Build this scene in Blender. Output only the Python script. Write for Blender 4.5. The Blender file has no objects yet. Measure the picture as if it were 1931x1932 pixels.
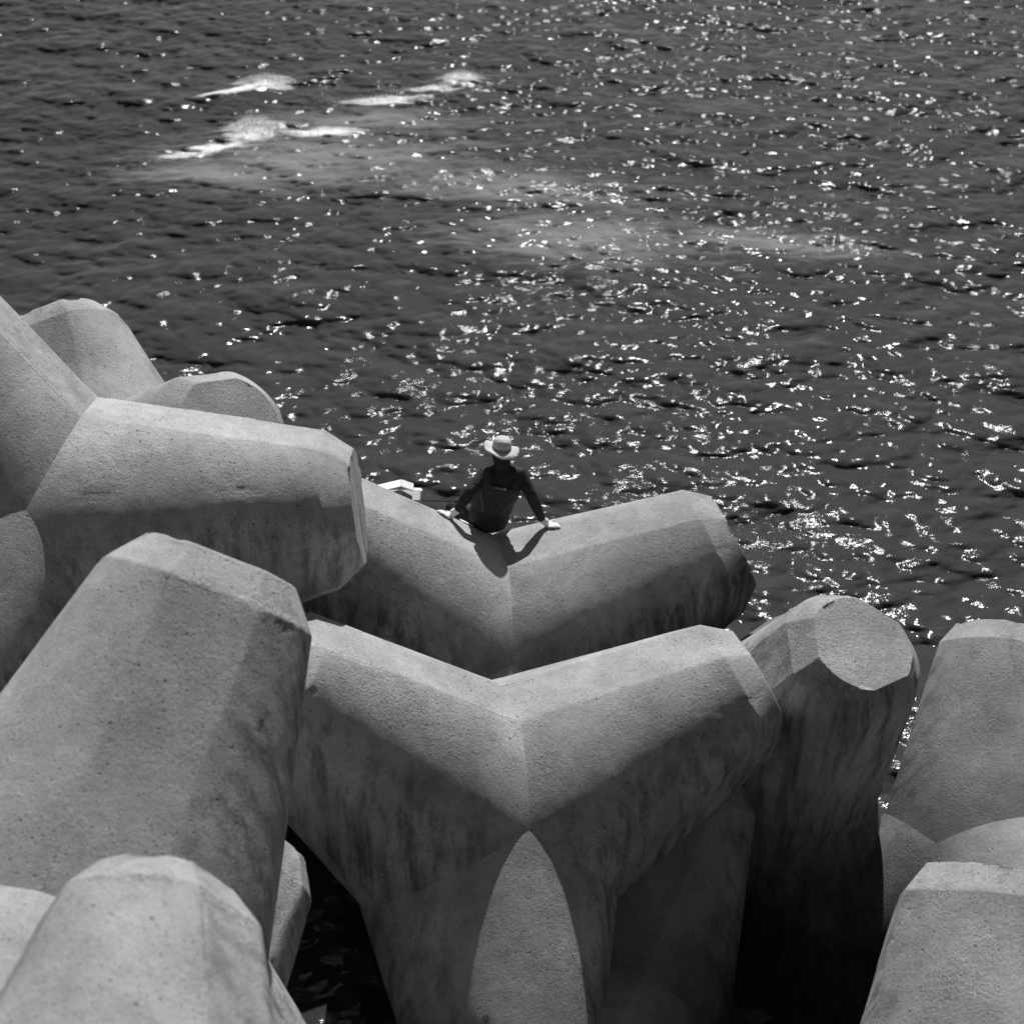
import bpy, bmesh, math, random
import numpy as np
from mathutils import Matrix, Vector

# ------------------------------------------------------------------ camera
PITCH = math.radians(34.0)
CAM_H = 11.0
FPX = 3075.0 / 1931.0            # focal length in picture widths
sc = bpy.context.scene
cam_d = bpy.data.cameras.new("camera")
cam_d.sensor_width = 36.0
cam_d.lens = 36.0 * FPX
cam_d.clip_start = 0.1
cam_d.clip_end = 6000.0
cam_d.dof.use_dof = True
cam_d.dof.focus_distance = 13.6
cam_d.dof.aperture_fstop = 1.6
cam_d.dof.aperture_blades = 0
cam = bpy.data.objects.new("camera", cam_d)
sc.collection.objects.link(cam)
cam.location = (0, 0, CAM_H)
cam.rotation_euler = (math.pi / 2 - PITCH, 0, 0)
sc.camera = cam

# ------------------------------------------------------------------ sky, sun, exposure
SUN_AZ = math.radians(8.0)      # to the right of straight ahead (+Y)
SUN_EL = math.radians(46.6)
world = bpy.data.worlds.new("World")
sc.world = world
world.use_nodes = True
wn, wl = world.node_tree.nodes, world.node_tree.links
wn.clear()
w_out = wn.new("ShaderNodeOutputWorld")
w_bg = wn.new("ShaderNodeBackground")
w_sky = wn.new("ShaderNodeTexSky")
w_sky.sky_type = 'NISHITA'
w_sky.sun_disc = False
w_sky.sun_elevation = SUN_EL
w_sky.sun_rotation = SUN_AZ
w_bw = wn.new("ShaderNodeVectorMath"); w_bw.operation = 'DOT_PRODUCT'   # the photograph is black and white, blue rendered dark
w_bw.inputs[1].default_value = (.8, .2, .0)
w_bg.inputs["Strength"].default_value = 0.05
wl.new(w_sky.outputs[0], w_bw.inputs[0])
wl.new(w_bw.outputs["Value"], w_bg.inputs["Color"])
wl.new(w_bg.outputs[0], w_out.inputs["Surface"])
sun_d = bpy.data.lights.new("sun", 'SUN')
sun_d.energy = 5.0
sun_d.angle = math.radians(0.53)
sun_d.color = (1.0, 1.0, 1.0)
sun = bpy.data.objects.new("sun", sun_d)
sc.collection.objects.link(sun)
SUN_DIR = Vector((math.sin(SUN_AZ) * math.cos(SUN_EL), math.cos(SUN_AZ) * math.cos(SUN_EL), math.sin(SUN_EL)))
sun.rotation_euler = SUN_DIR.to_track_quat('Z', 'Y').to_euler()
sun.location = SUN_DIR * 60
sc.view_settings.view_transform = 'Standard'
sc.view_settings.look = 'None'
sc.view_settings.exposure = 0.0
sc.view_settings.gamma = 1.0
sc.cycles.use_denoising = True
sc.cycles.max_bounces = 4
sc.cycles.diffuse_bounces = 2
sc.cycles.sample_clamp_indirect = 4.0
sc.cycles.sample_clamp_direct = 9.0

# ------------------------------------------------------------------ helpers
CP, SP = math.cos(PITCH), math.sin(PITCH)
def c2w(v):                       # camera axes (right, down, forward) -> world axes
    return Vector((v[0], v[2] * CP - v[1] * SP, -v[1] * CP - v[2] * SP))
def cpos(v):
    return c2w(v) + Vector((0, 0, CAM_H))
def ray(u, v):                    # picture position on a 1931-pixel square -> direction
    return ((u - 965.5) / 3075.0, (v - 966.0) / 3075.0, 1.0)
def at(u, v, z):
    r = ray(u, v)
    return cpos((r[0] * z, r[1] * z, z))
def on_plane(u, v, h=0.0):
    d = c2w(ray(u, v)); t = (h - CAM_H) / d.z
    return Vector((0, 0, CAM_H)) + d * t

def link(o):
    sc.collection.objects.link(o); return o
def tag(o, label=None, cat=None, group=None, kind=None):
    if label: o["label"] = label
    if cat: o["category"] = cat
    if group: o["group"] = group
    if kind: o["kind"] = kind
    return o
def empty(name, loc):
    o = bpy.data.objects.new(name, None); o.location = loc; o.empty_display_size = .2
    return link(o)
def mesh_np(name, verts, quads, smooth=True, tris=None):
    me = bpy.data.meshes.new(name)
    verts = np.asarray(verts, np.float32); quads = np.asarray(quads, np.int32)
    nq = len(quads); nt = 0 if tris is None else len(tris)
    me.vertices.add(len(verts)); me.vertices.foreach_set("co", verts.ravel())
    loops = quads.ravel() if not nt else np.r_[quads.ravel(), np.asarray(tris, np.int32).ravel()]
    me.loops.add(len(loops)); me.loops.foreach_set("vertex_index", loops)
    me.polygons.add(nq + nt)
    st = np.arange(nq) * 4
    if nt: st = np.r_[st, nq * 4 + np.arange(nt) * 3]
    me.polygons.foreach_set("loop_start", st.astype(np.int32))
    me.update(calc_edges=True)
    me.polygons.foreach_set("use_smooth", np.full(nq + nt, smooth))
    me.validate()
    return me
rngt = np.random.default_rng(11)
NT = rngt.random((48, 48, 48)).astype(np.float32)
def vnoise(p, f, off=0.0):        # value noise 0..1
    q = np.asarray(p) * f + off + 100.0
    i = np.floor(q).astype(int); t = q - i; t = t * t * (3 - 2 * t)
    i0 = i % 48; i1 = (i + 1) % 48
    x0, y0, z0 = i0[..., 0], i0[..., 1], i0[..., 2]; x1, y1, z1 = i1[..., 0], i1[..., 1], i1[..., 2]
    a, b, c = t[..., 0], t[..., 1], t[..., 2]
    def L(u, v, k): return u + (v - u) * k
    return L(L(L(NT[x0, y0, z0], NT[x1, y0, z0], a), L(NT[x0, y1, z0], NT[x1, y1, z0], a), b),
             L(L(NT[x0, y0, z1], NT[x1, y0, z1], a), L(NT[x0, y1, z1], NT[x1, y1, z1], a), b), c)
def fbm(p, f, off=0.0, n=4):
    s = 0; a = .5
    for k in range(n):
        s = s + a * vnoise(p, f * 2 ** k, off + 7.3 * k); a *= .5
    return s / (1 - .5 ** n)

# ------------------------------------------------------------------ materials
def mat(name):
    m = bpy.data.materials.new(name); m.use_nodes = True
    n = m.node_tree.nodes; n.clear()
    out = n.new("ShaderNodeOutputMaterial"); b = n.new("ShaderNodeBsdfPrincipled")
    m.node_tree.links.new(b.outputs[0], out.inputs[0])
    return m, n, m.node_tree.links, b
def noise_node(n, l, vec, scale, detail=4, rough=.6):
    t = n.new("ShaderNodeTexNoise"); t.inputs["Scale"].default_value = scale
    t.inputs["Detail"].default_value = detail; t.inputs["Roughness"].default_value = rough
    l.new(vec, t.inputs["Vector"]); return t.outputs["Fac"]
def ramp(n, l, fac, a, b, va=0.0, vb=1.0):
    r = n.new("ShaderNodeMapRange"); r.clamp = True
    r.inputs[1].default_value = a; r.inputs[2].default_value = b
    r.inputs[3].default_value = va; r.inputs[4].default_value = vb
    l.new(fac, r.inputs[0]); return r.outputs[0]
def math_node(n, l, op, a, b=None):
    m = n.new("ShaderNodeMath"); m.operation = op
    for k, x in enumerate((a, b)):
        if x is None: continue
        if isinstance(x, (int, float)): m.inputs[k].default_value = x
        else: l.new(x, m.inputs[k])
    return m.outputs[0]

def concrete(name, base, streak=(.45, .66, 1.04, .36)):
    m, n, l, b = mat(name)
    tc = n.new("ShaderNodeTexCoord"); oi = n.new("ShaderNodeObjectInfo"); geo = n.new("ShaderNodeNewGeometry")
    off = n.new("ShaderNodeVectorMath"); off.operation = 'MULTIPLY_ADD'
    l.new(oi.outputs["Random"], off.inputs[0]); off.inputs[1].default_value = (37, 53, 71)
    l.new(tc.outputs["Object"], off.inputs[2]); v = off.outputs[0]
    big = ramp(n, l, noise_node(n, l, v, 1.6, 5, .62), .32, .7, .72, 1.18)
    mid = ramp(n, l, noise_node(n, l, v, 9, 5, .7), .3, .72, .86, 1.1)
    fine = ramp(n, l, noise_node(n, l, v, 90, 3, .7), .3, .7, .80, 1.18)
    wear = ramp(n, l, noise_node(n, l, v, .9, 3, .6), .36, .62)       # smooth and rough areas
    unit = ramp(n, l, oi.outputs["Random"], 0, 1, .90, 1.06)
    # blow holes of several sizes
    pits = []
    for s, th, seed in ((15, .16, 0), (30, .2, 1), (66, .24, 3)):
        vo = n.new("ShaderNodeTexVoronoi"); vo.inputs["Scale"].default_value = s; vo.inputs["Randomness"].default_value = 1
        l.new(v, vo.inputs["Vector"])
        sp = ramp(n, l, vo.outputs["Distance"], th * .55, th, 1, 0)
        pick = n.new("ShaderNodeSeparateColor"); l.new(vo.outputs["Color"], pick.inputs[0])
        keep = ramp(n, l, pick.outputs[0], {15: .74, 30: .5, 66: .4}[s], {15: .78, 30: .56, 66: .46}[s])
        pits.append(math_node(n, l, 'MULTIPLY', sp, keep))
    pit = math_node(n, l, 'MAXIMUM', math_node(n, l, 'MAXIMUM', pits[0], pits[1]), pits[2])
    pit = math_node(n, l, 'MULTIPLY', pit, ramp(n, l, wear, 0, 1, .5, 1.0))
    # rain streaks: long in world z
    mp = n.new("ShaderNodeMapping"); mp.inputs["Scale"].default_value = (5.5, 5.5, .55)
    l.new(geo.outputs["Position"], mp.inputs["Vector"])
    st = ramp(n, l, noise_node(n, l, mp.outputs[0], 1.5, 6, .68), *streak)
    sepn = n.new("ShaderNodeSeparateXYZ"); l.new(geo.outputs["Normal"], sepn.inputs[0])
    steep = ramp(n, l, sepn.outputs["Z"], .35, .75, 1, 0)
    mixs = n.new("ShaderNodeMix"); mixs.data_type = 'FLOAT'; l.new(steep, mixs.inputs[0]); mixs.inputs[2].default_value = 1; l.new(st, mixs.inputs[3])
    # tide line: wet, algae-dark concrete near the water, carried higher as painted shade
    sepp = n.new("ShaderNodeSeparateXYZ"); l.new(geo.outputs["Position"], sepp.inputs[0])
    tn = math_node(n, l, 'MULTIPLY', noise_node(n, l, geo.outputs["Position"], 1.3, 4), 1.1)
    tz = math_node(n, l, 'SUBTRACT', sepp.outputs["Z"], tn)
    wet_shade = ramp(n, l, tz, .1, 1.65, .08, 1.0)
    at_ = n.new("ShaderNodeAttribute"); at_.attribute_name = "chip"
    chip_r = ramp(n, l, noise_node(n, l, v, 45, 4, .75), .35, .65, .72, 1.25)
    mixc = n.new("ShaderNodeMix"); mixc.data_type = 'FLOAT'; l.new(at_.outputs["Fac"], mixc.inputs[0]); mixc.inputs[2].default_value = 1; l.new(chip_r, mixc.inputs[3])
    val = base
    for f in (big, mid, fine, unit, mixs.outputs[0], wet_shade, mixc.outputs[0]):
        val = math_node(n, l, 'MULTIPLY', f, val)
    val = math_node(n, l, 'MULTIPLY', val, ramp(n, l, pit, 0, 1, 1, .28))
    cmb = n.new("ShaderNodeCombineColor")
    for k in range(3): l.new(val, cmb.inputs[k])
    l.new(cmb.outputs[0], b.inputs["Base Color"])
    b.inputs["Roughness"].default_value = .92
    b.inputs["Specular IOR Level"].default_value = .25
    h1 = noise_node(n, l, v, 34, 6, .72)
    h = math_node(n, l, 'SUBTRACT', math_node(n, l, 'MULTIPLY', math_node(n, l, 'MULTIPLY', h1, .9), ramp(n, l, wear, 0, 1, .45, 1.15)), math_node(n, l, 'MULTIPLY', pit, .55))
    h = math_node(n, l, 'ADD', h, math_node(n, l, 'MULTIPLY', noise_node(n, l, v, 140, 3, .6), .35))
    h = math_node(n, l, 'ADD', h, math_node(n, l, 'MULTIPLY', math_node(n, l, 'MULTIPLY', at_.outputs["Fac"], noise_node(n, l, v, 55, 4, .7)), 2.0))
    bp = n.new("ShaderNodeBump"); bp.inputs["Strength"].default_value = .75; bp.inputs["Distance"].default_value = .02
    l.new(h, bp.inputs["Height"]); l.new(bp.outputs[0], b.inputs["Normal"])
    return m
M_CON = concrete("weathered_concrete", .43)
M_CON2 = concrete("stained_shaded_concrete", .42, (.30, .58, .74, .20))  # drip stains, plus shade painted into the steep faces

# ------------------------------------------------------------------ sea
WIND = math.radians(-100)         # waves run towards the camera, slightly to the left
SLOPE = .21
def ocean_fields(N, T, seed):
    rg = np.random.default_rng(seed)
    k1 = np.fft.fftfreq(N, T / N) * 2 * np.pi
    kx, ky = np.meshgrid(k1, k1, indexing='ij'); k = np.hypot(kx, ky); k[0, 0] = 1
    th = np.arctan2(ky, kx) - WIND
    c = np.cos(th)
    kp = 2 * np.pi / 3.0
    S = k ** -3.2 * np.exp(-1.25 * (kp / k) ** 2)
    S2 = .55 * k ** -3.6 * np.exp(-1.25 * (2 * np.pi / 9.0 / k) ** 2) * np.exp(-(k / 1.5) ** 2)
    spread = np.where(c > 0, .34 + .66 * c ** 4, .34)
    th2 = np.cos(th - .5)
    A = np.sqrt(S * spread + S2 * np.clip(th2, 0, 1) ** 4)
    A *= np.exp(-(k * .014) ** 2); A[0, 0] = 0
    z = (rg.normal(size=(N, N)) + 1j * rg.normal(size=(N, N))) * A
    h = np.fft.ifft2(z).real
    s = SLOPE / np.hypot(*[np.diff(h, axis=q).std() / (T / N) for q in (0, 1)])
    H = h * s
    Dx = np.fft.ifft2(-1j * z * kx / k).real * s
    Dy = np.fft.ifft2(-1j * z * ky / k).real * s
    return H.astype(np.float32), Dx.astype(np.float32), Dy.astype(np.float32)
OT = 46.0; ON = 2048
OH, ODX, ODY = ocean_fields(ON, OT, 5)
def samp(F, x, y):
    u = (x / OT * ON) % ON; v = (y / OT * ON) % ON
    i = np.floor(u).astype(int); j = np.floor(v).astype(int); a = u - i; b = v - j
    i %= ON; j %= ON; i1 = (i + 1) % ON; j1 = (j + 1) % ON
    return (F[i, j] * (1 - a) + F[i1, j] * a) * (1 - b) + (F[i, j1] * (1 - a) + F[i1, j1] * a) * b
def sea_mesh(name, xs, ys, amp=1.0, zoff=0.0, humps=()):
    X, Y = np.meshgrid(xs, ys, indexing='ij')
    h = samp(OH, X, Y) * amp; dx = samp(ODX, X, Y) * amp; dy = samp(ODY, X, Y) * amp
    P = np.stack([X + dx * 1.0 - .25 * h, Y + dy * 1.0 - 2.1 * h, h + zoff], -1)   # crests lean towards the shore
    for hx, hy, sx, sy, hh in humps:
        g = np.exp(-((X - hx) / sx) ** 2 - ((Y - hy) / sy) ** 2)
        P[..., 2] += hh * g
    nx, ny = len(xs), len(ys)
    idx = np.arange(nx * ny).reshape(nx, ny)
    q = np.stack([idx[:-1, :-1], idx[1:, :-1], idx[1:, 1:], idx[:-1, 1:]], -1).reshape(-1, 4)
    return mesh_np(name, P.reshape(-1, 3), q)
caps = [(502, 158, .55, .40, .09), (872, 152, .45, .36, .07), (472, 250, .6, .55, .11), (745, 185, 1.0, .4, .04)]
hump = []
for u, v, sx, sy, hh in caps:
    p = on_plane(u, v); hump.append((p.x, p.y, sx, sy, hh))
ys = [5.0]
while ys[-1] < 50: ys.append(ys[-1] + .030 + .0010 * (ys[-1] - 5))
xs = np.linspace(-17.5, 17.5, 820)
M_SEA, n, l, b = mat("sea_water")
geo = n.new("ShaderNodeNewGeometry"); pos = geo.outputs["Position"]
mp = n.new("ShaderNodeMapping"); mp.inputs["Scale"].default_value = (.6, 1.2, 1); mp.inputs["Rotation"].default_value = (0, 0, .16)
l.new(pos, mp.inputs["Vector"])
r1 = noise_node(n, l, mp.outputs[0], 13, 3, .55)
r2 = noise_node(n, l, mp.outputs[0], 26, 3, .55)
gust = ramp(n, l, noise_node(n, l, pos, .35, 2), .36, .66, .35, 1.15)
hh = math_node(n, l, 'ADD', r1, math_node(n, l, 'MULTIPLY', r2, .30))
hh = math_node(n, l, 'MULTIPLY', hh, gust)
bp = n.new("ShaderNodeBump"); bp.inputs["Strength"].default_value = 1.0; bp.inputs["Distance"].default_value = .008
l.new(hh, bp.inputs["Height"])
# foam: white caps where the humps break, thin streaks of old foam round them
foam = None
def blob(u, v, sx, sy, rot=0.0):
    p = on_plane(u, v)
    m = n.new("ShaderNodeMapping"); m.vector_type = 'TEXTURE'
    m.inputs["Location"].default_value = (p.x, p.y, 0); m.inputs["Rotation"].default_value = (0, 0, rot); m.inputs["Scale"].default_value = (sx, sy, 50)
    l.new(pos, m.inputs["Vector"])
    g = n.new("ShaderNodeTexGradient"); g.gradient_type = 'SPHERICAL'; l.new(m.outputs[0], g.inputs[0])
    return g.outputs["Fac"]
thick = None
for u, v, sx, sy, rot in ((502, 160, 1.0, .8, .0), (868, 153, .8, .6, .1), (474, 250, .9, 1.1, .0), (820, 168, 1.0, .3, .1), (730, 190, 1.5, .4, .15), (400, 280, 1.8, .35, .5), (445, 175, 1.4, .25, .35), (610, 250, 1.3, .5, 0)):
    g = blob(u, v, sx, sy, rot); thick = g if thick is None else math_node(n, l, 'MAXIMUM', thick, g)
thin = None
for u, v, sx, sy, rot in ((600, 300, 6.0, 3.0, 0), (950, 355, 5.5, 1.6, -.2), (1090, 450, 4.5, 2.2, -.1), (700, 225, 4.5, 1.2, 0), (420, 330, 3.5, 1.6, 0), (1450, 455, 4, 1.0, -.25)):
    g = blob(u, v, sx, sy, rot); thin = g if thin is None else math_node(n, l, 'MAXIMUM', thin, g)
mp2 = n.new("ShaderNodeMapping"); mp2.inputs["Scale"].default_value = (.4, 1.7, 1); mp2.inputs["Rotation"].default_value = (0, 0, -.2); l.new(pos, mp2.inputs["Vector"])
fn1 = noise_node(n, l, mp2.outputs[0], 3.4, 10, .8); 
f1 = ramp(n, l, math_node(n, l, 'ADD', math_node(n, l, 'MULTIPLY', thick, 1.0), math_node(n, l, 'MULTIPLY', fn1, 1.7)), 1.22, 1.62)
fn2 = noise_node(n, l, mp2.outputs[0], 2.4, 9, .78)
f2 = math_node(n, l, 'MULTIPLY', ramp(n, l, math_node(n, l, 'ADD', math_node(n, l, 'MULTIPLY', thin, .55), math_node(n, l, 'MULTIPLY', fn2, .9)), .68, 1.0), .26)
foam = math_node(n, l, 'MAXIMUM', f1, f2)
mx = n.new("ShaderNodeMix"); mx.data_type = 'RGBA'; l.new(foam, mx.inputs[0])
mx.inputs[6].default_value = (.034, .034, .034, 1); mx.inputs[7].default_value = (.80, .80, .80, 1)
l.new(mx.outputs[2], b.inputs["Base Color"])
l.new(ramp(n, l, f1, 0, .5, .065, .7), b.inputs["Roughness"])
b.inputs["Specular IOR Level"].default_value = .62
b.inputs["IOR"].default_value = 1.33
l.new(bp.outputs[0], b.inputs["Normal"])
sea = link(bpy.data.objects.new("sea", sea_mesh("sea", xs, np.array(ys), humps=hump))); sea.data.materials.append(M_SEA)
tag(sea, kind="structure")
far = link(bpy.data.objects.new("sea", mesh_np("sea_far", [(-3000, -40, -.75), (3000, -40, -.75), (3000, 5000, -.75), (-3000, 5000, -.75)], [(0, 1, 2, 3)], False)))
far.data.materials.append(M_SEA); tag(far, kind="structure")   # the open water beyond, out to the horizon

# spray and broken foam thrown up by the white caps: thousands of flecks, one mass
rf = np.random.default_rng(3)
FV = []; FF = []
def flecks(u, v, n, sx, sy, h, rot, smin, smax):
    p = on_plane(u, v); c, sn = math.cos(rot), math.sin(rot)
    a = rf.normal(size=n); b_ = rf.normal(size=n)
    lx = a * sx; ly = b_ * sy
    zz = h * np.exp(-.5 * a * a) * rf.random(n) ** 1.6
    X_ = p.x + lx * c - ly * sn; Y_ = p.y + lx * sn + ly * c
    Z_ = samp(OH, X_, Y_) + zz + .01
    for hx, hy, hsx, hsy, hh_ in hump: Z_ = Z_ + hh_ * np.exp(-((X_ - hx) / hsx) ** 2 - ((Y_ - hy) / hsy) ** 2)
    r = smin + (smax - smin) * rf.random(n) ** 2.5
    for i in range(n):
        o = len(FV); q = rf.normal(size=(3,)) * .35
        for dx, dy, dz in ((1, 0, 0), (-1, 0, 0), (0, 1, 0), (0, -1, 0), (0, 0, 1), (0, 0, -1)):
            FV.append((X_[i] + r[i] * (dx * 1.5 + q[0] * dy), Y_[i] + r[i] * (dy + q[1] * dz), Z_[i] + r[i] * (dz * .8 + q[2] * dx)))
        FF.extend([(o, o + 2, o + 4), (o + 2, o + 1, o + 4), (o + 1, o + 3, o + 4), (o + 3, o, o + 4), (o + 2, o, o + 5), (o + 1, o + 2, o + 5), (o + 3, o + 1, o + 5), (o, o + 3, o + 5)])
for u_, v_, n_f, sx_, sy_, h_, r_ in ((502, 158, 2600, .30, .12, .07, 0), (872, 152, 1700, .26, .11, .05, .1), (476, 244, 3000, .28, .18, .15, 0), (730, 190, 1500, .8, .12, .03, .12), (820, 168, 900, .5, .08, .03, .12), (610, 250, 900, .8, .25, .02, 0), (400, 285, 900, .9, .08, .02, .5)):
    flecks(u_, v_, n_f, sx_, sy_, h_, r_, .002, .010)
me = bpy.data.meshes.new("sea_foam"); me.from_pydata(FV, [], FF); me.update()
M_FOAM, n, l, b = mat("sea_foam"); b.inputs["Base Color"].default_value = (.75, .75, .75, 1); b.inputs["Roughness"].default_value = .8
ft_ = n.new("ShaderNodeTexNoise"); ft_.inputs["Scale"].default_value = 30
fr_ = ramp(n, l, ft_.outputs["Fac"], .3, .7, .6, .8); fc_ = n.new("ShaderNodeCombineColor")
for k in range(3): l.new(fr_, fc_.inputs[k])
l.new(fc_.outputs[0], b.inputs["Base Color"])
tl_ = n.new("ShaderNodeBsdfTranslucent"); l.new(fc_.outputs[0], tl_.inputs["Color"])     # spray lets the light through
ms_ = n.new("ShaderNodeMixShader"); ms_.inputs[0].default_value = .85
l.new(b.outputs[0], ms_.inputs[1]); l.new(tl_.outputs[0], ms_.inputs[2])
l.new(ms_.outputs[0], [q for q in n if q.type == 'OUTPUT_MATERIAL'][0].inputs[0])
me.materials.append(M_FOAM)
tag(link(bpy.data.objects.new("sea_foam", me)), "white foam and spray breaking on the wave crests", "foam", kind="stuff")

# ------------------------------------------------------------------ tetrapods
LL, RT, SL, WB, CH, CR = 2.52, .60, .243, .25, .205, .165
S8 = math.sqrt(8) / 3
def leg_mesh(name, seed):
    nf, na = 6, 46
    rows = 84
    def phi(t_third, s):          # columns follow the edges of the flat strips
        R = RT + SL * (LL - CH - s); be = np.arcsin(np.clip(WB / R, -1, 1))
        return R, be
    cols = []                      # (third, kind, t)
    ft = np.r_[-1, -.93, np.linspace(-.7, .7, nf - 1), .93]
    atn = np.r_[0, .018, np.linspace(.05, .95, na - 3), .982]
    K = np.r_[np.zeros(len(ft)), np.ones(len(atn))]; Tt = np.r_[ft, atn]
    K = np.tile(K, 3); TH = np.repeat(np.arange(3), len(ft) + len(atn)); Tt = np.tile(Tt, 3)
    def radial(s):
        R = RT + SL * (LL - CH - s); be = np.arcsin(WB / R)
        a = np.where(K == 0, np.arctan2(Tt * WB, np.sqrt(R * R - WB * WB)), be + Tt * (2 * np.pi / 3 - 2 * be))
        r = np.where(K == 0, np.hypot(Tt * WB, np.sqrt(R * R - WB * WB)), R)
        return a, r
    s = np.full(len(Tt), .6)
    for _ in range(40):
        a, r = radial(s)
        am = (a + np.pi / 3) % (2 * np.pi / 3) - np.pi / 3
        s = .70710678 * r * np.cos(am)
    s0 = s
    q = np.r_[0, .008, np.linspace(.02, .985, rows - 4), .994, 1.0]
    V = []; N = []; EDGE = []
    for t in q:
        s = s0 + (LL - CH - s0) * t
        a, r = radial(s); a = a + TH * 2 * np.pi / 3
        V.append(np.stack([r * np.cos(a), r * np.sin(a), s], -1))
    ring1 = V[-1].copy(); rr = np.hypot(ring1[:, 0], ring1[:, 1])
    for t in (.06, .2, .4, .6, .8, .94, 1.0):
        k = 1 - CR * t / RT
        V.append(np.stack([ring1[:, 0] * k, ring1[:, 1] * k, ring1[:, 2] + CH * t], -1))
    k0 = 1 - CR / RT
    for t in (.985, .9, .75, .6, .45, .3, .15, .03):
        V.append(np.stack([ring1[:, 0] * k0 * t, ring1[:, 1] * k0 * t, np.full(len(Tt), LL)], -1))
    V = np.array(V); nr, nc = V.shape[:2]
    idx = np.arange(nr * nc).reshape(nr, nc)
    nx = np.roll(idx, -1, 1)
    Q = np.stack([idx[:-1], nx[:-1], nx[1:], idx[1:]], -1).reshape(-1, 4)
    # normals by finite differences
    du = np.roll(V, -1, 1) - np.roll(V, 1, 1); dv = np.gradient(V, axis=0)
    Nn = np.cross(du, dv); Nn /= np.linalg.norm(Nn, axis=-1, keepdims=True) + 1e-9
    Nn[len(q) + 7:] = (0, 0, 1)
    P = V; off = seed * 13.7
    fade = np.clip((V[..., 2] - s0) / .12, 0, 1)
    d = (fbm(P, 1.3, off, 3) - .5) * .012 + (fbm(P, 6, off + 5, 4) - .5) * .004 + (fbm(P, 22, off + 9, 2) - .5) * .002
    # worn and chipped edges
    z = V[..., 2]; rad = np.hypot(V[..., 0], V[..., 1])
    e1 = np.exp(-((z - (LL - CH)) / .07) ** 2); e2 = np.exp(-((z - LL) / .05) ** 2) * np.exp(-((rad - (RT - CR)) / .05) ** 2)
    ca = np.abs(Tt); eb = np.where(K == 0, np.exp(-((1 - ca) / .12) ** 2), np.exp(-(np.minimum(Tt, 1 - Tt) / .03) ** 2))[None, :] * (z < LL - CH * .3)
    cn = fbm(P, 5.0, off + 21, 5)
    c1 = np.clip((cn - .56) / .10, 0, 1) * np.maximum(e1, e2)
    c2 = np.clip((fbm(P, 2.3, off + 33, 4) - .60) / .10, 0, 1) * eb * .8
    patch = np.clip((fbm(P, 1.9, off + 41, 5) - .63) / .11, 0, 1) * .9
    Ps = P * np.array([1.0, 1.0, .16]); scar = np.clip((fbm(Ps, 5.5, off + 77, 4) - .70) / .04, 0, 1) * np.clip((fbm(P, 1.1, off + 88, 2) - .5) / .1, 0, 1)
    chip = np.clip(c1 + c2 + patch * .6 + scar * .4, 0, 1)
    d -= (c1 * .014 + c2 * .016 + patch * .002 + scar * .006) * (.5 + fbm(P, 14, off + 50, 3))
    # the joint of the mould: a thin broken groove along each strip edge
    groove = ((K == 0) & (ca == 1))[None, :] * np.clip((fbm(P, 2.0, off + 60, 3) - .47) / .1, 0, 1) * (z < LL - CH - .01)
    d -= groove * .008
    P = P + Nn * (d * fade)[..., None]
    verts = P.reshape(-1, 3)
    cen = len(verts); verts = np.vstack([verts, [[0, 0, LL]]])
    tris = np.stack([idx[-1], nx[-1], np.full(nc, cen)], -1)
    me = mesh_np(name, verts, Q, True, tris)
    at_ = me.attributes.new("chip", 'FLOAT', 'POINT')
    at_.data.foreach_set("value", np.r_[(chip * fade + groove * .5).ravel(), 0].astype(np.float32))
    return me
LEGS = [leg_mesh("leg", k) for k in range(7)]
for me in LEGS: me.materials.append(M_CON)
def leg_matrix(d, ref):
    d = Vector(d).normalized(); x = Vector(ref) - d * Vector(ref).dot(d); x.normalize(); y = d.cross(x)
    return Matrix((x, y, d)).transposed().to_4x4()
count = [0]
GROUP = "concrete tetrapods piled along the shore"
def tetrapod(centre, dirs, scale, label):
    o = empty("tetrapod", centre); o.scale = (scale,) * 3
    tag(o, label, "tetrapod", GROUP)
    for k, d in enumerate(dirs):
        c = bpy.data.objects.new("leg", LEGS[(count[0] * 3 + k * 2 + k // 2) % 7]); link(c)
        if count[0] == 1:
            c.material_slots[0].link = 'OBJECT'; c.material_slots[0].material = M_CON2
        c.parent = o; c.matrix_local = leg_matrix(d, dirs[(k + 1 + count[0]) % 4] if (k + 1 + count[0]) % 4 != k else dirs[(k + 2) % 4])
    count[0] += 1
    return o
def full_dirs(d0, roll):          # four leg directions from the first one and a roll, in camera axes
    d0 = Vector(d0).normalized(); a = Vector((0, -1, 0)) - d0 * Vector((0, -1, 0)).dot(d0)
    if a.length < .05: a = Vector((1, 0, 0)) - d0 * d0.x
    a.normalize(); b = d0.cross(a); out = [d0]
    for k in range(3):
        t = math.radians(roll + 120 * k); out.append(-d0 / 3 + (a * math.cos(t) + b * math.sin(t)) * S8)
    return [c2w(v) for v in out]
def tip(u, v, z, d0, roll, scale, label):   # (u, v, z): centre of the leg where its bevel starts
    dirs = full_dirs(d0, roll)
    return tetrapod(at(u, v, z) - dirs[0] * (LL - CH) * scale, dirs, scale, label)

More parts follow.
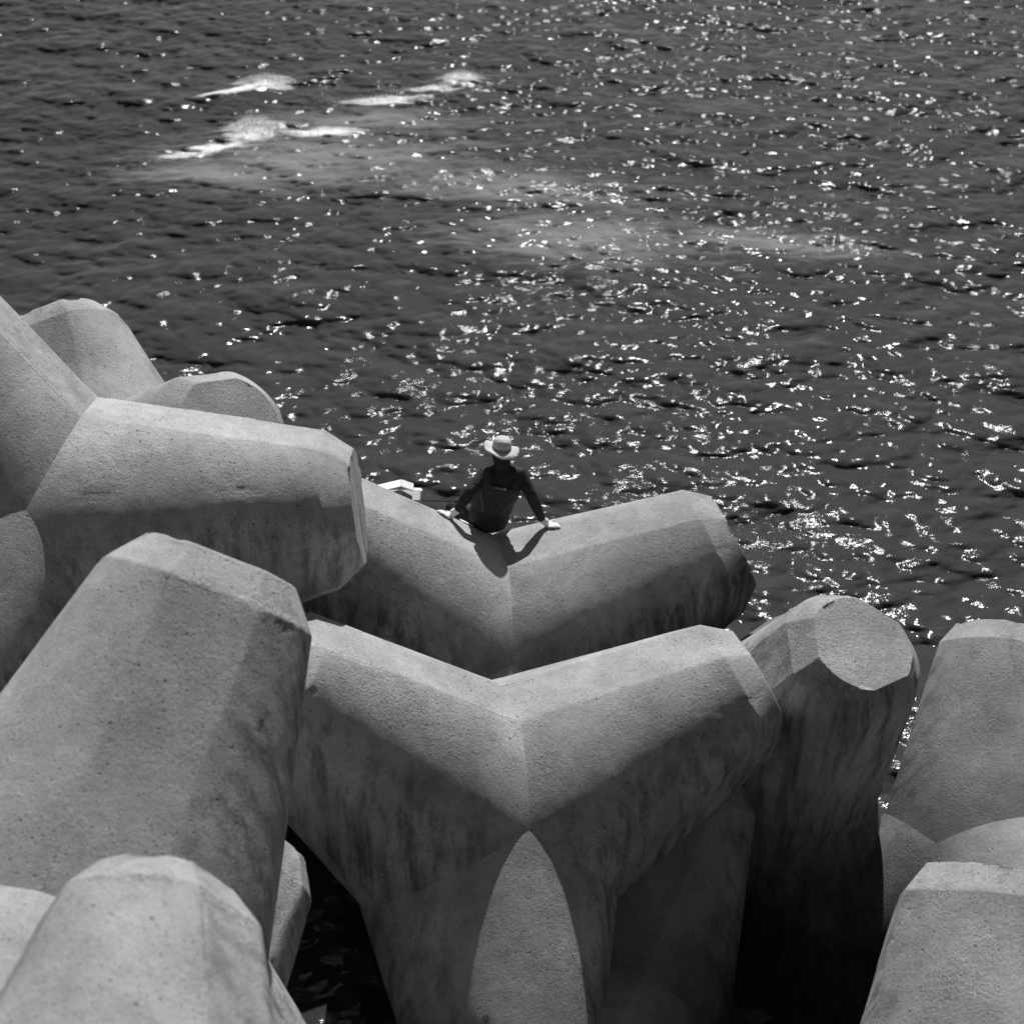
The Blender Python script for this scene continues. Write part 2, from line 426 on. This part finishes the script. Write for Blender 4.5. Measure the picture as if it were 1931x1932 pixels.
def rotv(w):
    w = Vector(w); return Matrix.Rotation(w.length, 3, w.normalized())
D0 = [Vector(v) / math.sqrt(3) for v in ((1, 1, 1), (-1, -1, 1), (-1, 1, -1), (1, -1, -1))]
def fitted(x, g, label):
    R = rotv(x[:3]); return tetrapod(cpos([c * g for c in x[3:]]), [c2w(R @ d) for d in D0], g, label)
G = .945
A = fitted((0.7919, -2.3942, 1.6368, -0.2269, 2.5442, 13.1447), G, "big tetrapod with two raised arms in a V and a sunlit leg below")
B = fitted((0.8811, -2.4041, 1.5499, -0.2992, 1.3749, 14.4792), G * 1.15, "tetrapod on which the person in the hat is sitting")
C = tip(626, 960, 12.1, (.993, -.10, -.02), 20, 1.0, "tetrapod whose thick arm lies level across the pile beside the seated person")
D = tip(420, 818, 13.6, (.5, -.35, -.79), 10, 1.0, "tetrapod with a flat round end behind the level arm")
E_ = tip(392, 1128, 9.3, (.33, -.9, .2), 72, 1.05, "tetrapod with a broad grey arm rising steeply in front of the level arm")
F_ = tip(285, 1750, 7.5, (.02, -.74, .66), 60, .85, "bright pale tetrapod arm with a faint mould seam")
H_ = tip(1606, 1238, 12.6, (.25, -.58, -.78), 200, .95, "tetrapod whose flat round end tilts upward beside the front tetrapod's raised arm")
I_ = tip(1312, 1490, 13.1, (.34, -.83, .10), 60, .85, "shaded tetrapod with an upright arm standing under the front tetrapod's raised arm")
G_ = tip(440, 1622, 10.3, (.45, -.76, .47), 80, .95, "tetrapod low in the dark gap beside the steep grey arm")
K1 = tip(1880, 1230, 14.6, (.1, -.85, .25), 40, .95, "tetrapod by open water with a tall arm aimed out to sea")
K2 = tip(1850, 1700, 10.2, (.1, -.9, .3), 40, .9, "pale sunlit tetrapod arm standing upright in front of the tall arm aimed out to sea")
K3 = tip(120, 640, 15.5, (-.3, -.8, .2), 60, 1.0, "farthest tetrapod of the pile beyond the level arm")
M_ = tip(765, 1025, 17.4, (.1, -.85, -.3), 90, .9, "tetrapod almost hidden behind the seated person's, carrying the grey box")

# ------------------------------------------------------------------ lofted soft shapes (figure, clothes, gear)
def loft(secs, n=20):
    """secs: list of (centre, x axis vector, y axis vector) ellipses; closed ends."""
    V = []; F = []
    t = np.arange(n) * 2 * np.pi / n
    for c, a, b in secs:
        V.append(np.array(c)[None] + np.cos(t)[:, None] * np.array(a)[None] + np.sin(t)[:, None] * np.array(b)[None])
    V = np.vstack(V); m = len(secs); F = []
    for i in range(m - 1):
        for j in range(n):
            k = (j + 1) % n; F.append((i * n + j, i * n + k, (i + 1) * n + k, (i + 1) * n + j))
    c0 = len(V); V = np.vstack([V, [secs[0][0]], [secs[-1][0]]])
    for j in range(n):
        k = (j + 1) % n; F.append((k, j, c0)); F.append(((m - 1) * n + j, (m - 1) * n + k, c0 + 1))
    return V, F
def tube(pts, rads, n=16, cap=True):
    """rounded tube along points with a radius at each"""
    P = [Vector(p) for p in pts]; R = list(rads)
    if cap:
        d0 = (P[0] - P[1]).normalized(); d1 = (P[-1] - P[-2]).normalized()
        P = [P[0] + d0 * R[0] * .75, P[0] + d0 * R[0] * .45] + P + [P[-1] + d1 * R[-1] * .45, P[-1] + d1 * R[-1] * .75]
        R = [R[0] * .3, R[0] * .8] + R + [R[-1] * .8, R[-1] * .3]
    secs = []; x = None
    for i, p in enumerate(P):
        t = (P[min(i + 1, len(P) - 1)] - P[max(i - 1, 0)]).normalized()
        if x is None: x = t.orthogonal().normalized()
        x = (x - t * x.dot(t)).normalized(); y = t.cross(x)
        secs.append((p, x * R[i], y * R[i]))
    return loft(secs, n)
def blend_mesh(name, shapes, material, parent, voxel=None, smooth=4, fac=.5):
    V = []; F = []; o = 0
    for v, f in shapes:
        V += [tuple(map(float, p)) for p in v]; F += [tuple(i + o for i in q) for q in f]; o += len(v)
    me = bpy.data.meshes.new(name)
    me.from_pydata([Vector(p) - parent_loc[0] for p in V], [], F); me.update()
    bm_ = bmesh.new(); bm_.from_mesh(me); bmesh.ops.recalc_face_normals(bm_, faces=bm_.faces); bm_.to_mesh(me); bm_.free()
    me.polygons.foreach_set("use_smooth", np.full(len(me.polygons), True))
    me.materials.append(material)
    ob = link(bpy.data.objects.new(name, me)); ob.parent = parent
    if voxel:
        r = ob.modifiers.new("remesh", 'REMESH'); r.mode = 'VOXEL'; r.voxel_size = voxel; r.use_smooth_shade = True
        if smooth:
            q = ob.modifiers.new("smooth", 'SMOOTH'); q.factor = fac; q.iterations = smooth
    return ob
parent_loc = [Vector((0, 0, 0))]
def box_shape(c, ax, ay, az, hx, hy, hz):
    c = Vector(c); V = []
    for sx in (-1, 1):
        for sy in (-1, 1):
            for sz in (-1, 1): V.append(c + Vector(ax) * hx * sx + Vector(ay) * hy * sy + Vector(az) * hz * sz)
    return V, [(0, 1, 3, 2), (4, 6, 7, 5), (0, 4, 5, 1), (2, 3, 7, 6), (0, 2, 6, 4), (1, 5, 7, 3)]
def bevel(o, w, seg=3):
    b = o.modifiers.new("bevel", 'BEVEL'); b.width = w; b.segments = seg; b.limit_method = 'ANGLE'; return o

def plain(name, v, rough=.85, wave=None, bump=0.0, scale=60):
    m, n, l, b = mat(name)
    tc = n.new("ShaderNodeTexCoord"); f = noise_node(n, l, tc.outputs["Object"], scale, 4, .6)
    val = ramp(n, l, f, .3, .7, v * .8, v * 1.2)
    c = n.new("ShaderNodeCombineColor")
    for k in range(3): l.new(val, c.inputs[k])
    l.new(c.outputs[0], b.inputs["Base Color"]); b.inputs["Roughness"].default_value = rough
    b.inputs["Specular IOR Level"].default_value = .3
    if bump:
        bp = n.new("ShaderNodeBump"); bp.inputs["Strength"].default_value = 1; bp.inputs["Distance"].default_value = bump
        l.new(noise_node(n, l, tc.outputs["Object"], 14, 4, .6), bp.inputs["Height"]); l.new(bp.outputs[0], b.inputs["Normal"])
    return m
M_SKIN = plain("skin", .32, .6)
M_JACK = plain("dark_fabric", .026, .8, bump=.02)
M_TROU = plain("black_fabric", .018, .9, bump=.015)
M_VEST = plain("charcoal_nylon", .034, .7, bump=.01)
M_PIPE = plain("grey_piping", .22, .6)
M_PRINT = plain("pale_print", .5, .6)
M_HAT = plain("sun_bleached_cotton", .52, .9, bump=.012)
M_GLOVE = plain("white_knit", .80, .95, bump=.004)
M_SHOE = plain("shoe_rubber", .05, .7)
M_WHITE = plain("white_plastic", .75, .45)
M_GREY = plain("grey_plastic", .26, .5)
M_ROD = plain("black_carbon", .02, .4)

# ------------------------------------------------------------------ the person
bpy.context.view_layer.update()
def hit(o, u, v):                 # where the sight line through a picture point meets a thing
    best = None
    og = Vector((0, 0, CAM_H)); d = c2w(ray(u, v)).normalized()
    for c in o.children:
        mi = c.matrix_world.inverted()
        ok, loc, nor, _ = c.ray_cast(mi @ og, (mi.to_3x3() @ d).normalized())
        if ok:
            w = c.matrix_world @ loc
            if best is None or (w - og).length < (best[0] - og).length:
                best = (w, (c.matrix_world.to_3x3() @ nor).normalized())
    return best
def ptY(u, v, Y):
    d = c2w(ray(u, v)); t = Y / d.y
    return Vector((0, 0, CAM_H)) + d * t
def drop_on(o, u, v):             # the same, sliding down the picture to the first point that meets it
    while True:
        h = hit(o, u, v)
        if h: return h
        v += 1.5
SEAT, SEAT_N = drop_on(B, 920, 1000)
HR, HR_N = drop_on(B, 1036, 993)
HL, HL_N = drop_on(B, 845, 976)
Y0 = SEAT.y + .08
print("SEAT", SEAT, SEAT_N, "HR", HR, HR_N, "HL", HL, HL_N)
person = empty("person", SEAT); parent_loc[0] = SEAT.copy()
tag(person, "person in a pale brimmed hat sitting seen from behind, leaning back on gloved hands", "person")
X, Yv, Z = Vector((1, 0, 0)), Vector((0, 1, 0)), Vector((0, 0, 1))
pel = ptY(920, 980, Y0); wai = ptY(927, 953, Y0 + .01); che = ptY(942, 915, Y0 + .0); sho = ptY(948, 893, Y0 + .02); nec = ptY(947, 880, Y0 + .04); hea = ptY(945, 853, Y0 + .07)
shL = ptY(914, 894, Y0 + .02); shR = ptY(981, 894, Y0 + .02)
elL = ptY(886, 928, (Y0 + HL.y) / 2 - .05); elR = ptY(1000, 931, (Y0 + HR.y) / 2 - .05)
wrL = HL + HL_N * .06 + X * .055 + Z * .02; wrR = HR + HR_N * .05 - X * .06 + Z * .025
def ell(c, rx, ry, ax=X, ay=Yv): return (c, ax * rx, ay * ry)
def torso(g):
    up = (che - pel).normalized(); ax = (X - up * X.dot(up)).normalized(); ay = up.cross(ax)
    g += .016
    q = [(pel - up * .07, .10, .09), (pel - up * .03, .165, .125), (pel + up * .05, .175, .125), (wai + up * .02, .155, .105), ((wai + che) / 2, .165, .11), (che, .185, .12), ((che + sho) / 2, .19, .115), (sho - up * .01, .165, .095), (sho + up * .025, .10, .075), (nec, .06, .06)]
    return loft([(c, ax * (a + g), ay * (b + g)) for c, a, b in q], 28)
def mid(a, b, k): return a + (b - a) * k
def arm(sh, el, wr, g, ext=0):
    return tube([mid(sho, sh, .55), sh, mid(sh, el, .5), el, mid(el, wr, .45), mid(el, wr, 1 - .04 * (ext == 0))], [.066 + g, .066 + g, .058 + g, .052 + g, .050 + g, .036 + g])
hipL = pel - X * .095; hipR = pel + X * .09
kneeL = ptY(852, 958, Y0 + .30); kneeR = pel + Vector((.20, .42, .10))
ankL = pel + Vector((-.16, .42, -.20)); ankR = pel + Vector((.16, .60, -.30))
def leg(h, k, a, g):
    return tube([h, mid(h, k, .5), k, mid(k, a, .4), a], [.085 + g, .075 + g, .058 + g, .056 + g, .036 + g])
head_secs = []
for t in np.linspace(-1, 1, 9):
    r = math.sqrt(max(0.02, 1 - t * t)); head_secs.append((hea + Z * (.118 * t - .01), X * .076 * r, Yv * .095 * r))
body = blend_mesh("body", [torso(-.012), arm(shL, elL, wrL, -.010, 1), arm(shR, elR, wrR, -.010, 1), leg(hipL, kneeL, ankL, -.010), leg(hipR, kneeR, ankR, -.010),
    tube([nec - Z * .05, nec, hea - Z * .05], [.052, .050, .052]), loft(head_secs, 20),
    tube([hea + Yv * .09 + Z * .02, hea + Yv * .108 - Z * .02], [.009, .014], 10), tube([hea - X * .078, hea - X * .082 - Z * .03], [.014, .010], 10), tube([hea + X * .078, hea + X * .082 - Z * .03], [.014, .010], 10)], M_SKIN, person, .011, 3)
jacket = blend_mesh("jacket", [torso(.004), arm(shL, elL, wrL, .004), arm(shR, elR, wrR, .004), tube([nec - Z * .05, nec + Z * .03, hea - Z * .06], [.085, .078, .074])], M_JACK, person, .010, 5)
trousers = blend_mesh("trousers", [loft([(pel - Z * .085, X * .09, Yv * .09), (pel - Z * .06, X * .17, Yv * .14), (pel, X * .185, Yv * .145), (pel + Z * .07, X * .165, Yv * .125)], 28), leg(hipL, kneeL, ankL, .008), leg(hipR, kneeR, ankR, .008)], M_TROU, person, .011, 5)
# vest: a quilted back panel with straps over the shoulders
up = (che - pel).normalized(); axx = (X - up * X.dot(up)).normalized(); ayy = up.cross(axx)
def wrap(c, rx, ry, th): return c + axx * rx * math.sin(th) - ayy * ry * math.cos(th)
def shell(rows, th0, th1, n, thick):
    """rows: (centre, rx, ry, th0 factor, th1 factor); a curved panel with thickness"""
    V = []; F = []
    for off in (0, thick):
        for c, rx, ry, a, b_ in rows:
            for j in range(n + 1):
                V.append(wrap(c, rx + off, ry + off, math.radians(a + (b_ - a) * j / n)))
    m = len(rows); w = n + 1; h = m * w
    for i in range(m - 1):
        for j in range(n):
            p = i * w + j; F.append((p, p + w, p + w + 1, p + 1)); F.append((h + p, h + p + 1, h + p + w + 1, h + p + w))
    for i in range(m - 1):
        for j in (0, n):
            p = i * w + j; F.append((p, p + w, h + p + w, h + p) if j else (p, h + p, h + p + w, p + w))
    for j in range(n):
        for i in (0, m - 1):
            p = i * w + j; F.append((p, p + 1, h + p + 1, h + p) if i == 0 else (p, h + p, h + p + 1, p + 1))
    return V, F
vest = blend_mesh("vest", [
    shell([(wai - up * .02, .178, .128, -150, 150), (wai + up * .06, .176, .126, -145, 145), (mid(wai, che, .6), .186, .130, -95, 95), (che + up * .02, .200, .136, -62, 62), (mid(che, sho, .55), .204, .132, -52, 52)], 0, 0, 36, .026),
    shell([(mid(che, sho, .5), .204, .134, -62, -26), (sho - up * .005, .182, .112, -64, -34), (sho + up * .035, .135, .070, -80, -50)], 0, 0, 8, .022),
    shell([(mid(che, sho, .5), .204, .134, 26, 62), (sho - up * .005, .182, .112, 34, 64), (sho + up * .035, .135, .070, 50, 80)], 0, 0, 8, .022)], M_VEST, person, .008, 3)
for sg in (-1, 1):
    pts = [wrap(mid(wai, che, .02), .205, .157, math.radians(sg * 24)), wrap(mid(wai, che, .4), .212, .159, math.radians(sg * 34)), wrap(mid(wai, che, .75), .222, .160, math.radians(sg * 46))]
    blend_mesh("piping", [tube(pts, [.003, .003, .003], 8)], M_PIPE, vest)
rg = random.Random(4); marks = []
yoke = mid(che, sho, .42)
th = -14.0
for k in range(9):
    w = rg.choice((1.5, 2.0, 2.4)); c = wrap(yoke + up * (.0016 * k), .231, .161, math.radians(th + w / 2))
    t = (wrap(yoke, .231, .161, math.radians(th + w / 2 + .5)) - wrap(yoke, .231, .161, math.radians(th + w / 2 - .5))).normalized()
    hgt = .0085 if k < 8 else .012
    marks.append(box_shape(c - t * .0022, t, up, t.cross(up), .0012, hgt, .002))
    marks.append(box_shape(c + up * rg.choice((-.006, 0, .006)), t, up, t.cross(up), .0038 if k < 8 else .009, .0016 if k < 8 else .010, .002))
    th += w + 1.1
blend_mesh("lettering", marks, M_PRINT, vest)
# hat
blend_mesh("hair", [loft([(hea - Z * .105 - Yv * .02, X * .055, Yv * .06), (hea - Z * .07 - Yv * .018, X * .078, Yv * .092), (hea - Z * .02 - Yv * .012, X * .084, Yv * .100), (hea + Z * .03 - Yv * .008, X * .083, Yv * .100)], 24)], plain("dark_hair", .02), person)
hat = empty("hat", (0, 0, 0)); hat.parent = person; parent_loc[0] = SEAT
tilt = Matrix.Rotation(math.radians(-8), 3, 'X') @ Matrix.Rotation(math.radians(7), 3, 'Y')
hx, hy, hz = tilt @ X, tilt @ Yv, tilt @ Z
hc = hea + hz * .035
crown = []
for t, r in ((0, .094), (.02, .096), (.05, .094), (.075, .089), (.095, .078), (.108, .058), (.113, .03)):
    crown.append((hc + hz * t, hx * r * .93, hy * r * 1.08))
blend_mesh("crown", [loft(crown, 32)], M_HAT, hat)
V = []; F = []; n_ = 64
for off in (0, .005):
    for i, k in enumerate((0, .35, .7, 1.0)):
        for j in range(n_):
            a = 2 * math.pi * j / n_
            side = abs(math.cos(a)) ** 2
            r = .088 + .082 * k
            droop = -.030 * k * k + .045 * side * k * k * (1.25 if math.cos(a) < 0 else .35) + .011 * math.sin(3 * a + 1) * k * k + .006 * math.sin(5 * a) * k
            V.append(hc + hx * r * math.cos(a) * .97 + hy * r * math.sin(a) * 1.06 + hz * (droop + .002 + off))
for i in range(3):
    for j in range(n_):
        k = (j + 1) % n_; p, q = i * n_ + j, i * n_ + k; h = 4 * n_
        F.append((p, p + n_, q + n_, q)); F.append((h + p, h + q, h + q + n_, h + p + n_))
for j in range(n_):
    k = (j + 1) % n_; p, q = 3 * n_ + j, 3 * n_ + k; F.append((p, 4 * n_ + p, 4 * n_ + q, q))
blend_mesh("brim", [(V, F)], M_HAT, hat)
band = [(hc + hz * t, hx * .0975 * .93, hy * .0975 * 1.08) for t in (.008, .014, .022, .028)]
blend_mesh("hat_band", [loft(band, 32)], plain("hat_band_grey", .30), hat)
# gloved hands, palms flat on the concrete, fingers spread
def glove(pos, nor, wrist, out, spread_sign):
    f = (out - nor * out.dot(nor)).normalized(); s_ = nor.cross(f) * spread_sign
    c = pos + nor * .017
    sh = [tube([wrist, mid(wrist, c, .55) + nor * .008], [.037, .036]),
          loft([(c - f * .045 + nor * .012, s_ * .030, nor * .020), (c - f * .02 + nor * .006, s_ * .042, nor * .020), (c + f * .02, s_ * .045, nor * .017), (c + f * .045 - nor * .001, s_ * .042, nor * .014)], 18)]
    for k, (o, a, L_) in enumerate(((-.034, -16, .062), (-.012, -5, .076), (.011, 5, .072), (.033, 17, .056))):
        d = Matrix.Rotation(math.radians(a * spread_sign * -1), 3, nor) @ f
        b0 = c + f * .04 + s_ * o
        sh.append(tube([b0 - d * .015, b0 + d * L_ * .45 + nor * .006, b0 + d * L_ * .8 - nor * .002, b0 + d * L_ - nor * .006], [.0105, .0102, .0096, .0085], 10))
    d = (f * .55 - s_ * .83).normalized(); b0 = c - f * .02 - s_ * .034
    sh.append(tube([b0, b0 + d * .035 + nor * .004, b0 + d * .062 - nor * .003], [.014, .0118, .0098], 10))
    return blend_mesh("glove", sh, M_GLOVE, person, .0045, 2)
glove(HL, HL_N, wrL, Vector((-1, -.05, 0)), 1)
glove(HR, HR_N, wrR, Vector((.85, -.5, 0)), -1)
def shoe(heel, d):
    d = d.normalized(); s_ = d.cross(Z).normalized(); u_ = s_.cross(d)
    o = blend_mesh("shoe", [loft([(heel - d * .03, s_ * .018, u_ * .03), (heel, s_ * .036, u_ * .05), (heel + d * .08, s_ * .038, u_ * .042), (heel + d * .16 - u_ * .012, s_ * .044, u_ * .030), (heel + d * .205 - u_ * .018, s_ * .034, u_ * .022), (heel + d * .222 - u_ * .020, s_ * .012, u_ * .010)], 18)], M_SHOE, person)
    blend_mesh("sole", [loft([(heel - d * .032 - u_ * .045, s_ * .016, u_ * .012), (heel - u_ * .048, s_ * .039, u_ * .012), (heel + d * .10 - u_ * .046, s_ * .041, u_ * .012), (heel + d * .18 - u_ * .042, s_ * .046, u_ * .012), (heel + d * .23 - u_ * .034, s_ * .018, u_ * .010)], 18)], M_WHITE, o)
shoe(ankL - Z * .03, Vector((-.3, 1, -.1))); shoe(ankR - Z * .03, Vector((.1, 1, -.1)))

# ------------------------------------------------------------------ seat pad, box and rod
parent_loc[0] = Vector((0, 0, 0))
pc = SEAT - X * .16 + SEAT_N * .012
pad_up = (hit(B, 872, 985) or (None, SEAT_N))[1]
pe, pn = drop_on(B, 868, 977)
pf = (SEAT - pe); pf = (pf - pn * pf.dot(pn)).normalized(); pg = pn.cross(pf)
pad = blend_mesh("seat_pad", [box_shape(pe + pn * .008 + pf * .06 + pg * .0, pf, pg, pn, .055, .06, .005)], M_WHITE, None)
bevel(pad, .005); tag(pad, "thin pale pad peeping out under the seated person", "pad")

bx = at(763, 936, 17.0)
cooler = empty("cooler_box", (bx.x, bx.y, bx.z - .40)); parent_loc[0] = cooler.location.copy()
tag(cooler, "grey box with a raised white lid behind the seated person's tetrapod", "box")
bo = bx - Z * .19
o = blend_mesh("box_body", [box_shape(bo, X, Yv, Z, .17, .12, .20)], M_GREY, cooler); bevel(o, .02)
for p in o.data.polygons: p.use_smooth = False
lp = [at(710, 923, 16.95), at(757, 912, 17.05), at(780, 920, 16.95)]
lid_s = []
for a_, b_ in ((lp[0], lp[1]), (lp[1], lp[2])):
    d_ = (b_ - a_); d_n = d_.normalized(); s_n = Vector((0, 1, .1)).normalized(); lid_s.append(box_shape(mid(a_, b_, .5), d_n, s_n, d_n.cross(s_n).normalized(), d_.length / 2 - .002, .06, .010))
o = blend_mesh("lid", lid_s, M_WHITE, cooler); bevel(o, .006)
for p in o.data.polygons: p.use_smooth = False
o = blend_mesh("handle", [box_shape(bx + Vector((-.07, -.135, .02)), X, Yv, Z, .012, .012, .045)], M_ROD, cooler); bevel(o, .004)
r0 = bx + Vector((-.05, -.16, .055)); r1 = ptY(862, 946, Y0 + .28)
parent_loc[0] = Vector((0, 0, 0))
rod = empty("fishing_rod", r0); parent_loc[0] = r0.copy()
tag(rod, "thin dark fishing rod lying from the box to the sitting person", "rod")
blend_mesh("blank", [tube([r0 - (r1 - r0) * .25, r0, mid(r0, r1, .5), r1], [.004, .005, .006, .008], 8)], M_ROD, rod)
blend_mesh("grip", [tube([r1 - (r1 - r0) * .1, r1, r1 + (r1 - r0) * .2], [.011, .013, .012], 10)], M_ROD, rod)
